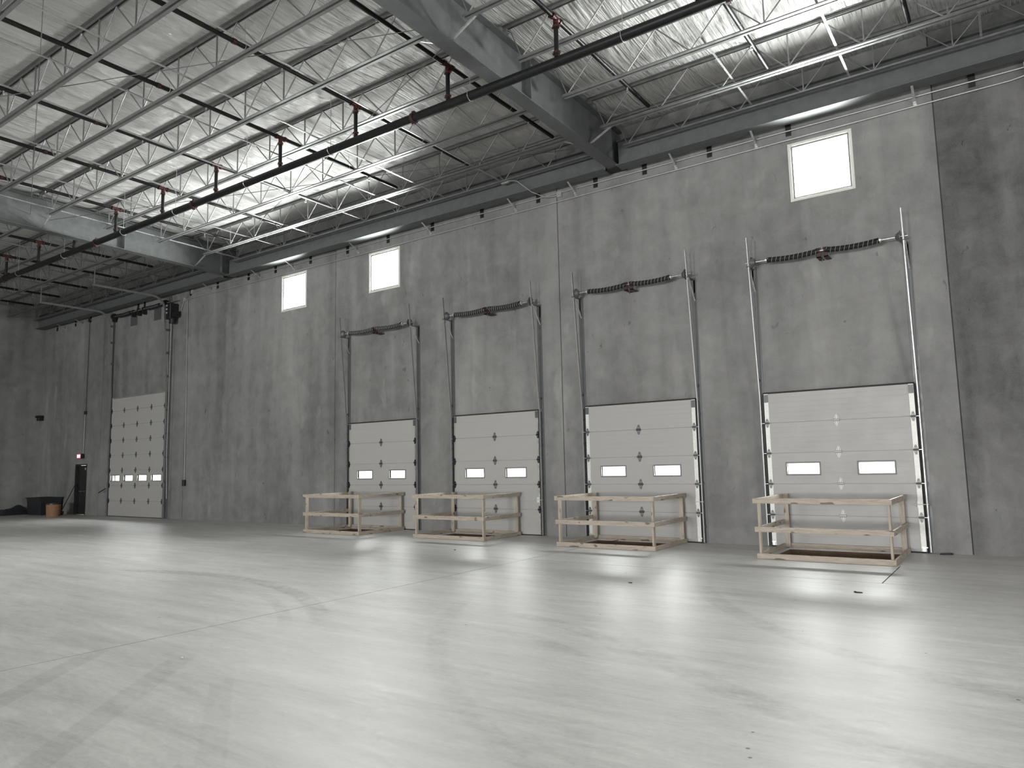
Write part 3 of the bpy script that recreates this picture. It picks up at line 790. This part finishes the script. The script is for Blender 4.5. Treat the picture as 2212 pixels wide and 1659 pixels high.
SH = 0.6096
pos = ['leftmost of the four docks', 'second of the four docks from the left', 'third of the four docks from the left', 'rightmost of the four docks']
short = ['the leftmost dock door', 'the second dock door from the left', 'the third dock door from the left', 'the rightmost dock door']
for i, x in enumerate(DOCKS):
    t = empty('door_%d' % (i + 1), (x, -0.015, 0.0), 'closed white sectional overhead door with two small lights, %s' % pos[i], 'door', 'sectional dock doors', 'structure')
    wide = i >= 2
    for n in range(5):
        z = 0.02 + n * SH
        lz = (LZ0 - z, LZ1 - z)
        sc_ = section_mesh(DW, SH if n < 4 else 0.60, 0.1016 if wide else 0.2032, LITES if n == 2 else None, lz).build('door_section', M_DOORW, t); sc_.location.z = z
        if n == 2:
            for a, b in LITES: lite(a, b, LZ0 - z, LZ1 - z, sc_)
        ew = 0.085 if wide else 0.04
        for xx in (0.0, DW - ew):
            st = MB().box(xx, -0.056, 0.006, xx + ew, -0.05, SH - .01).build('end_stile', M_GALVW if wide else M_GALV, sc_)
        if n > 0:
            hinge(sc_, DW / 2, 0, M_GALVW if i == 3 else M_TRACKP, 1.25)
            MB().box(DW / 2 - .055, -.074, -.022, DW / 2 + .055, -.062, .022).build('hinge_pin', M_BLACK, sc_)
            for xx in (ew / 2, DW - ew / 2): hinge(sc_, xx, 0, M_TRACKP if wide else M_BLACK, 1.0, -0.057)
            for xx, d in ((-0.06, 1), (DW + 0.06, -1)):
                r_ = MB().tube([(0, 0, 0), (d * 0.07, 0, 0)], 0.007, 6); r_.tube([(-.012, 0, 0), (.012, 0, 0)], 0.023, 12)
                r_.build('roller', M_GALV, sc_, True, (xx, -0.06 + 0.0, 0))
    m = MB().box(0.01, -0.048, 0.0, DW - 0.01, -0.004, 0.024); m.build('bottom_seal', M_SEAL, t)
    m = MB().box(-0.01, -0.062, 3.055, DW + .01, .014, 3.085); m.build('top_seal', M_SEAL, t)
    for xx in (-0.03, DW): MB().box(xx, -0.03, 0.0, xx + 0.03, 0.0145, 3.06).build('side_seal', M_SEAL, t)
    # sliding bolt on the right edge
    if i >= 1:
        m = MB().box(DW - .09, -.068, .80, DW - .005, -.058, .93); m.tube([(DW - .14, -.07, .865), (DW + .09, -.07, .865)], 0.008, 8); m.tube([(DW - .15, -.07, .865), (DW - .135, -.07, .865)], .016, 8)
        m.build('slide_bolt', M_GALVW, t)
    m = MB().box(DW - .075, -.07, .09, DW + .02, -.055, .11); m.box(DW - .06, -.07, .03, DW - .02, -.056, .09); m.build('bottom_bracket', M_GALV, t)
    m = MB().box(0.0, -.07, .09, .08, -.055, .11); m.box(.02, -.07, .03, .06, -.056, .09); m.build('bottom_bracket', M_GALV, t)
    for xx in (0.005, DW - .085): MB().box(xx, -.066, 2.88, xx + .08, -.056, 3.04).build('top_bracket', M_TRACKP, t)

    # lifting tracks at each side: rail leaning off the wall, wall plate, header strut
    for side in (0, 1):
        X = x - 0.075 if side == 0 else x + DW + 0.075
        sg = -1 if side == 0 else 1
        k = empty('lift_track', (X, 0, 0), 'galvanised lift track leaning off the wall at the %s of %s' % ('near jamb' if side else 'far jamb', short[i]), 'track', 'door lift tracks')
        k['label'] = 'tall galvanised track rising beside %s, on its %s side' % (short[i], 'right' if side else 'left')
        ztop = 6.28
        # C shaped rail
        m = MB(); P = [(0, -0.085, 0.02), (0, -0.09, 3.0), (0, -0.40, ztop)]
        for a, b in zip(P[:-1], P[1:]):
            m.bar(a, b, 0.004, 0.045, (0, 1, 0)); a2 = Vector(a); b2 = Vector(b)
            for dy in (-0.022, 0.022):
                o1 = Vector((-sg * 0.009, dy, 0)); m.bar(a2 + o1, b2 + o1, 0.018, 0.004, (0, 1, 0))
        m.build('track_rail', M_RAIL, k)
        # wall plate (angle) from the floor to the shaft
        m = MB().box(-0.055 if side == 0 else -0.005, -0.006, 0, 0.0 if side == 0 else 0.055, -0.0, 5.74)
        m.box(-0.003, -0.06, 0, 0.003, -0.006, 3.02)
        m.box(min(0, -sg * .07), -0.012, 3.10, max(0, -sg * .07) + .0, -0.0, 5.74)
        m.build('wall_angle', M_TRACKP, k)
        for z in (0.35, 1.25, 2.2, 2.75, 3.35):
            m = MB().box(-0.014, -0.075, z - .025, 0.014, -0.006, z + .025); m.tube([(0, -.004, z - .012), (0, -.012, z - .012)], .012, 6); m.build('jamb_bracket', M_TRACKP, k)
        zc = 5.70
        m = MB().box(-0.03, -0.40, zc - .02, 0.03, -0.0, zc - .012); m.box(-.03, -.006, zc - .3, .03, -.0, zc); m.build('shaft_bracket', M_TRACKP, k)
        m = MB().angle((sg * 0.0, -0.36, zc - .02), (sg * 0.0, -0.012, zc - .48), .032, .004, (1, 0, 0), (0, 1, 0)); m.build('diagonal_strut', M_GALV, k)

    # torsion shaft with two springs
    s_ = empty('torsion_spring_shaft', (x, -0.30, 5.77), 'shaft with two dark torsion springs above %s' % short[i], 'spring shaft', 'torsion spring shafts above the dock doors')
    MB().tube([(-0.14, 0, 0), (DW + 0.14, 0, 0)], 0.0135, 10).build('shaft', M_GALV, s_, True)
    n_str = 15 if i < 2 else 11
    spans = ((0.30, 1.27), (1.42, 2.36)) if i >= 2 else ((0.26, 1.30), (1.38, 2.42))
    for si, (a, b) in enumerate(spans):
        R = 0.055 if i >= 2 else 0.066
        def sag(u, si=si): return -0.030 * math.sin(math.pi * u) * 1.0
        coil = MB(); turns = 60; seg = 10; pts = []
        # spring wound from oiled wire: ribbed sagging sleeve
        nrib = 56
        pp = []; rr = []
        for j in range(nrib * 2 + 1):
            u = j / (nrib * 2); pp.append((a + (b - a) * u, 0, sag(u))); rr.append(R if j % 2 else R - 0.006)
        coil.tube(pp, rr, 16); coil.build('spring', M_SPRING, s_, True)
        m = MB()
        pts = []
        for q in range(n_str * 14 + 1):
            th = 2 * math.pi * q / 14; u = 0.02 + 0.96 * q / (n_str * 14)
            pts.append((a + (b - a) * u, -math.cos(th) * (R + .001), sag(u) + math.sin(th) * (R + .001)))
        m.tube(pts, 0.0032 if i >= 2 else 0.0034, 5)
        m.build('spring_stripe', M_CHALK, s_)
        for u, xx in ((0, a), (1, b)):
            MB().tube([(xx - .035, 0, 0), (xx + .035, 0, 0)], R * 0.82, 14).build('spring_cone', M_GALV if (si == 0) == (u == 0) else M_DARKRED, s_, True)
    mid = DW / 2
    for dx in ((-0.065, 0.065) if i >= 2 else (-0.05, 0.05)):
        m = MB().box(mid + dx - .045, -.012, -.13, mid + dx + .045, 0.012, .06); m.box(mid + dx - .045, -.012, -.13, mid + dx + .045, .295, -.118)
        for bx, bz in ((-.03, -.10), (.03, -.10), (-.03, .04), (.03, .04)): m.tube([(mid + dx + bx, -.02, bz), (mid + dx + bx, -.012, bz)], .008, 6)
        m.build('centre_bracket', M_DARKRED, s_)
    MB().tube([(mid + .03, -.02, -.12), (mid - .01 if i == 3 else mid + .03, -.03, -.24)], 0.007, 6).build('hanging_tag', M_TRACKP, s_)
    for dx, sgn in ((-0.02, 1), (DW + 0.02, -1)):
        m = MB(); m.tube([(dx, 0, 0), (dx + sgn * .012, 0, 0), (dx + sgn * .014, 0, 0), (dx + sgn * .075, 0, 0), (dx + sgn * .078, 0, 0), (dx + sgn * .09, 0, 0)], [.115, .115, .10, .06, .05, .03], 20)
        m.build('cable_drum', M_TRACKP, s_, True)

# tall drive-in door
FW = FX1 - FX0; FLH = SH
t = empty('door_5', (FX0, -0.015, 0), 'tall white sectional drive-in door with four small lights near the far corner', 'door', kind='structure')
for n in range(8):
    z = 0.02 + n * SH
    sc_ = section_mesh(FW, SH if n < 7 else 0.52, 0.0, FLITES if n == 2 else None, (LZ0 - z, LZ1 - z)).build('door_section', M_DOORW, t); sc_.location.z = z
    if n == 2:
        for a, b in FLITES: lite(a, b, LZ0 - z, LZ1 - z, sc_)
    if n > 0:
        for k in (1, 2, 3): hinge(sc_, 0.16 + 1.035 * k - 0.17, 0, M_TRACKP, 1.3)
        for xx in (0.03, FW - .03): hinge(sc_, xx, 0, M_BLACK, 1.1)
MB().box(0.01, -0.048, 0.0, FW - 0.01, -0.004, 0.024).build('bottom_seal', M_SEAL, t)
for xx in (-0.03, FW): MB().box(xx, -0.03, 0.0, xx + 0.03, 0.0145, 4.82).build('side_seal', M_SEAL, t)
MB().box(-0.01, -0.062, 4.81, FW + .01, .014, 4.84).build('top_seal', M_GALV, t)
def arc_track(X, sg, lab):
    k = empty('lift_track', (X, 0, 0), lab, 'track', 'tall drive-in door tracks')
    P = [(0, -0.09, 0.02), (0, -0.10, 4.9), (0, -0.26, 7.75)] + [(0, -0.26 - 0.5 * (1 - math.cos(math.radians(q))), 7.95 + 0.5 * math.sin(math.radians(q))) for q in range(0, 91, 15)] + [(0, -2.95, 8.45)]
    m = MB()
    for a, b in zip(P[:-1], P[1:]):
        a = Vector(a); b = Vector(b); m.bar(a, b, 0.03, 0.07, (0, 1, 0.001))
    m.build('track_rail', M_RAIL, k)
    m = MB().box(min(0.02 * sg, 0.17 * sg), -0.014, 0, max(0.02 * sg, 0.17 * sg), 0, 8.3); m.build('wall_angle', M_TRACKP, k)
    for z in (0.5, 1.4, 2.3, 3.2, 4.1, 5.4, 6.3, 7.2, 7.9):
        y = -0.10 - max(0, (z - 4.9)) * 0.056
        MB().box(min(0, .06 * sg), y, z - .04, max(0, .06 * sg), -0.014, z + .04).build('jamb_bracket', M_TRACKP, k)
    MB().bar((0, -2.9, 8.46), (0, -2.9, ZD(2.9)), .03, .03).build('hanger_strut', M_GALV, k)
arc_track(FX0 - 0.10, -1, 'curved track left of the tall drive-in door, bending out under the roof')
arc_track(FX1 + 0.10, 1, 'curved track right of the tall drive-in door, bending out under the roof')
s_ = empty('torsion_spring_shaft', (FX0, -0.16, 8.28), 'dark shaft with springs close under the roof above the tall drive-in door', 'spring shaft')
MB().tube([(-0.2, 0, 0), (FW + 0.75, 0, 0)], 0.016, 10).build('shaft', M_GALV, s_, True)
for a, b in ((0.3, 1.4), (2.6, 3.6)):
    MB().tube([(a + (b - a) * j / 80, 0, -.02 * math.sin(math.pi * j / 80)) for j in range(81)], [.075 if j % 2 else .067 for j in range(81)], 14).build('spring', M_SPRING, s_, True)
for a in (1.55, 2.35, 1.95, -.02, FW + .02): MB().box(a - .05, -.02, -.2, a + .05, .15, .08).build('centre_bracket', M_BLACK, s_)
for a in (0.02, FW - .1): MB().tube([(a, 0, 0), (a + .09, 0, 0)], .13, 20).build('cable_drum', M_BLACK, s_, True)
for k, (a, lab) in enumerate(((1.15, 'left grey plate on the wall above the tall drive-in door'), (2.95, 'right grey plate on the wall above the tall drive-in door'))):
    o = MB().box(FX0 + a, -0.02, 7.75, FX0 + a + 0.5, -0.0, 8.2).build('wall_plate', M_TRACKP); tag(o, lab, 'plate', 'grey plates above the tall door')
# operator with chain guide
t = empty('door_operator', (FX1 + 0.50, -0.02, 7.55), 'black electric door operator on the wall right of the tall drive-in door', 'motor')
bevel(MB().box(-.16, -.34, 0, .14, -.02, .62).build('housing', M_BLACK, t), .02)
m = MB()
for z in (.50, .36, .22): m.box(-.13, -.352, z, -.05, -.34, z + .06)
m.build('white_label', M_CHALK, t)
MB().tube([(.05, -.18, -.16), (.05, -.18, .02)], .12, 18).build('motor_body', M_BLACK, t, True)
MB().tube([(.16, -.16, .18), (.32, -.16, .18)], .13, 18).build('gear_wheel', M_BLACK, t, True)
MB().box(-.5, -.2, .12, -.16, -.14, .18).build('support_arm', M_BLACK, t)
m = MB()
for dx in (-.10, -.02, .06): m.tube([(dx, -.2, .6), (dx, -.25, .95)], .012, 6)
m.build('drive_chain', M_BLACK, t)
MB().tube([(0.0, -.2, -.02), (0.0, -.22, -5.2), (0.05, -.2, -7.0 + .2)], .012, 6).build('hand_chain', M_GALV, t)
pipe_thing('electrical_conduit', [(FX1 + .86, CY, 7.9), (FX1 + .92, CY, 8.05), (-21.5, CY, 8.25)], .012, M_CONDUIT, 'short curved cable from the black operator up to the wall box', 'conduit', 'thin wall conduits')
t = empty('control_box', (-21.13, 0, 1.22), 'small black control box hanging at the end of a thin wall conduit', 'control box')
bevel(MB().box(-.07, -.09, 0, .07, -.0, .22).build('box_body', M_BLACK, t), .01)
for z in (.06, .11, .16): MB().tube([(0, -.09, z), (0, -.10, z)], .016, 10).build('button', M_TRACKP, t, True)
# wall joint line hose
pipe_thing('support_stub', [(-27.05, -0.25, .95), (-26.75, -.12, 1.12)], .022, M_BLACK, 'short black arm sticking out at the left jamb of the tall door', 'arm')

# ------------------------------------------------------------------ exit door, sign
t = empty('door_6', (-29.69, 0, 0), 'dark narrow exit door under the red exit sign', 'door', kind='structure')
m = MB().box(0, -.02, 0, .05, .2, 2.16).box(.97, -.02, 0, 1.02, .2, 2.16).box(.05, -.02, 2.11, .97, .2, 2.16); m.build('door_frame', M_DOORDK, t)
MB().box(.40, .04, .01, .965, .085, 2.10).build('door_leaf', M_DOORDK, t)
MB().box(.055, .10, .01, .375, .14, 2.10).build('side_panel', M_DOORDK, t)
MB().box(.376, .05, .01, .398, .09, 2.0).build('light_gap_strip', M_GALVW, t)  # pale strip in place of the bright gap of light beside the leaf
m = MB().box(.44, -.03, .98, .92, -.01, 1.01).box(.44, -.02, .97, .50, .04, 1.03).box(.86, -.02, .97, .92, .04, 1.03); m.build('push_bar', M_TRACKP, t)
MB().box(.80, .02, 1.9, .84, .04, 2.0).build('closer_plate', M_GALVW, t)
t = empty('exit_sign', (-29.38, -.03, 2.40), 'small glowing red exit sign on the wall above the dark door', 'sign')
bevel(MB().box(0, -.08, 0, .34, 0, .21).build('sign_body', M_SIGN, t), .006)
MB().box(.36, -.10, .0, .47, 0, .2).build('battery_box', M_BLACK, t)
MB().box(.02, -.086, .02, .32, -.08, .19).build('sign_face', m_emit('red_sign_glow', (1.0, 0.10, 0.16), 2.2), t)
EX = {'E': [[(1, 1), (0, 1), (0, 0), (1, 0)], [(0, .5), (.8, .5)]], 'X': [[(0, 0), (1, 1)], [(0, 1), (1, 0)]], 'I': [[(.5, 0), (.5, 1)]], 'T': [[(0, 1), (1, 1)], [(.5, 1), (.5, 0)]]}
m = MB()
for k, ch in enumerate('EXIT'):
    for st in EX[ch]:
        for a, b in zip(st[:-1], st[1:]):
            m.bar((.04 + k * .067 + a[0] * .045, -.0875, .05 + a[1] * .11), (.04 + k * .067 + b[0] * .045, -.0875, .05 + b[1] * .11), .003, .012, (0, 1, 0)) if False else m.tube([(.045 + k * .066 + a[0] * .045, -.088, .05 + a[1] * .11), (.045 + k * .066 + b[0] * .045, -.088, .05 + b[1] * .11)], .006, 5)
m.build('sign_letters', m_emit('bright_sign_letters', (1.0, 0.75, 0.75), 2.6), t)

# ------------------------------------------------------------------ timber railings round the pits
def wood_bar(par, name, x0, y0, z0, x1, y1, z1):
    """sawn board with slightly rounded arrises; local X along its length so the grain follows"""
    dx, dy, dz = x1 - x0, y1 - y0, z1 - z0
    c = ((x0 + x1) / 2, (y0 + y1) / 2, (z0 + z1) / 2)
    if dx >= dy and dx >= dz: L, a, b, rot = dx, dy, dz, (0, 0, 0)
    elif dy >= dz: L, a, b, rot = dy, dx, dz, (0, 0, math.pi / 2)
    else: L, a, b, rot = dz, dy, dx, (0, -math.pi / 2, 0)
    off = random.uniform(-30, 30)
    m = MB().box(off - L / 2, -a / 2, -b / 2, off + L / 2, a / 2, b / 2)
    o = m.build(name, M_WOOD, par); o.rotation_euler = rot
    R = Matrix.Rotation(rot[2], 3, 'Z') @ Matrix.Rotation(rot[1], 3, 'Y')
    o.location = Vector(c) - R @ Vector((off, 0, 0))
    return bevel(o, .003)
for i, (a, b, f) in enumerate(CAGES):
    t = empty('timber_railing', (a, f, 0), 'rough pine guard railing in front of %s' % short[i], 'railing', 'timber guard railings at the dock doors')
    W = b - a; D = PIT_Y1 + 0.04 - f; th = .038; h = .089
    bk = D
    # posts stand inside the rails
    p = [(th, th, 0), (W - th - .089, th, 1), (th, bk - .038 - .02, 2), (W - th - .089, bk - .058, 3)]
    for px, py, q in p:
        if q == 0: wood_bar(t, 'post', px, py, .02, px + .038, py + .089, 1.035)
        elif q == 1: wood_bar(t, 'post', W - th - .038, py, .02, W - th, py + .089, 1.035)
        elif q == 2: wood_bar(t, 'post', px, bk - .10, .02, px + .089, bk - .06, 1.05)
        else: wood_bar(t, 'post', W - th - .089, bk - .10, .02, W - th, bk - .06, 1.035)
    for z in (0.0, .46, .955):
        jit = random.uniform(-.01, .01) if z else 0
        ov = 0.0 if z == 0 else (.015 if z < .9 else .03)
        wood_bar(t, 'rail', 0 - ov, 0, z + jit, W, th, z + h + jit)
        wood_bar(t, 'rail', 0, th, z + jit, th, bk - .06, z + h + jit)
        wood_bar(t, 'rail', W - th, th, z + jit, W, bk - .02, z + h + jit)
    wood_bar(t, 'rail', th, bk - .04, 0.0, W - th, bk - .002, h)

# ------------------------------------------------------------------ things in the dark far corner
t = empty('waste_bin', (-32.0, -0.88, 0), 'big dark plastic bin against the wall in the far corner', 'bin')
m = MB(); n = 0
m.v += [(0, 0, 0), (1.3, 0, 0), (1.3, .75, 0), (0, .75, 0), (-.06, -.05, .72), (1.36, -.05, .72), (1.36, .8, .72), (-.06, .8, .72)]
m.f += [(0, 3, 2, 1), (0, 1, 5, 4), (1, 2, 6, 5), (2, 3, 7, 6), (3, 0, 4, 7)]
sd = m.build('bin_body', M_PLASTIC, t); so = sd.modifiers.new('wall', 'SOLIDIFY'); so.thickness = .02
m = MB().box(-.09, -.08, .70, 1.39, -.05, .75).box(-.09, .79, .70, 1.39, .82, .75).box(-.09, -.05, .70, -.06, .79, .75).box(1.36, -.05, .70, 1.39, .79, .75); m.build('bin_rim', M_PLASTIC, t)
t = empty('fiber_drum', (-29.3, -0.98, 0), 'small tan drum standing between the dark bin and the broom', 'drum')
MB().tube([(0, 0, 0), (0, 0, .03), (0, 0, .5), (0, 0, .52)], [.25, .26, .28, .28], 24).build('drum_body', M_TAN, t, True)
MB().tube([(0, 0, .49), (0, 0, .54)], .29, 24).build('drum_rim', M_DOORDK, t, True)
t = empty('push_broom', (-29.95, -0.40, 0), 'dark broom leaning on the wall between the tan drum and the exit door', 'broom')
MB().tube([(0, 0, .14), (.45, .34, 1.32)], .017, 8).build('handle', M_BLACK, t, True)
bevel(MB().box(-.12, -.08, .05, .12, .06, .16).build('broom_head', M_PLASTIC, t), .01)
m = MB()
for q in range(10): m.bar((-.11 + q * .024, 0, 0), (-.11 + q * .024, 0, .06), .02, .1)
m.build('bristles', M_PLASTIC, t)
t = empty('tarp_heap', (-32.75, -1.05, 0), 'low dark heap of folded sheeting on the floor along the end wall', 'tarpaulin')
m = MB(); G = 14
for j in range(G + 1):
    for i_ in range(G + 1):
        u, v = i_ / G, j / G; e = (math.sin(math.pi * u) * math.sin(math.pi * v)) ** .45
        m.v.append((-.45 + .9 * u, -.75 + 1.3 * v, e * (.30 + .06 * math.sin(9 * u + 3 * v) + .05 * math.sin(13 * v) + .1 * v)))
for j in range(G):
    for i_ in range(G): a_ = j * (G + 1) + i_; m.f.append((a_, a_ + 1, a_ + G + 2, a_ + G + 1))
m.build('folded_sheet', M_PLASTIC, t, True)
t = empty('emergency_light', (XL + .12, -.10, 4.25), 'small dark twin fixture on the wall corner far left', 'fixture')
bevel(MB().box(-.1, -.12, 0, .12, .1, .24).build('fixture_body', M_BLACK, t), .01)
for dx in (-.02, .24): MB().tube([(dx, -.12, .2), (dx + .03, -.19, .17)], [.04, .055], 12).build('lamp_head', M_BLACK, t, True)

# crumbs of debris on the floor
for k, (x, y, s_, lab) in enumerate([(4.75, -8.2, .10, 'pale splinter of wood on the floor at the lower right'), (2.35, -4.75, .075, 'dark flat scrap on the floor in front of the rightmost railing'), (-0.55, -5.4, .05, 'dark scrap on the floor in front of the third railing'),
                                    (-5.55, -3.3, .05, 'small dark pebble on the floor in front of the second railing'), (-2.35, -11.15, .03, 'white crumb on the floor at the lower left'), (2.98, -0.16, .15, 'crumpled black strip at the wall foot right of the rightmost door')]):
    m = MB(); n = 7
    pr = [(math.cos(q * 2 * math.pi / n) * s_ * random.uniform(.6, 1), math.sin(q * 2 * math.pi / n) * s_ * random.uniform(.2, .45)) for q in range(n)]
    m.v += [(px, py, 0.0) for px, py in pr] + [(px * .8, py * .8, s_ * .14 + random.uniform(0, .01)) for px, py in pr]
    m.f += [tuple(reversed(range(n))), tuple(range(n, 2 * n))] + [(q, (q + 1) % n, n + (q + 1) % n, n + q) for q in range(n)]
    o = m.build('floor_scrap', M_CHALK if k in (0, 4) else M_PLASTIC, None, loc=(x, y, 0.001)); o.rotation_euler.z = random.uniform(-.5, .5); tag(o, lab, 'debris', 'small scraps on the floor')
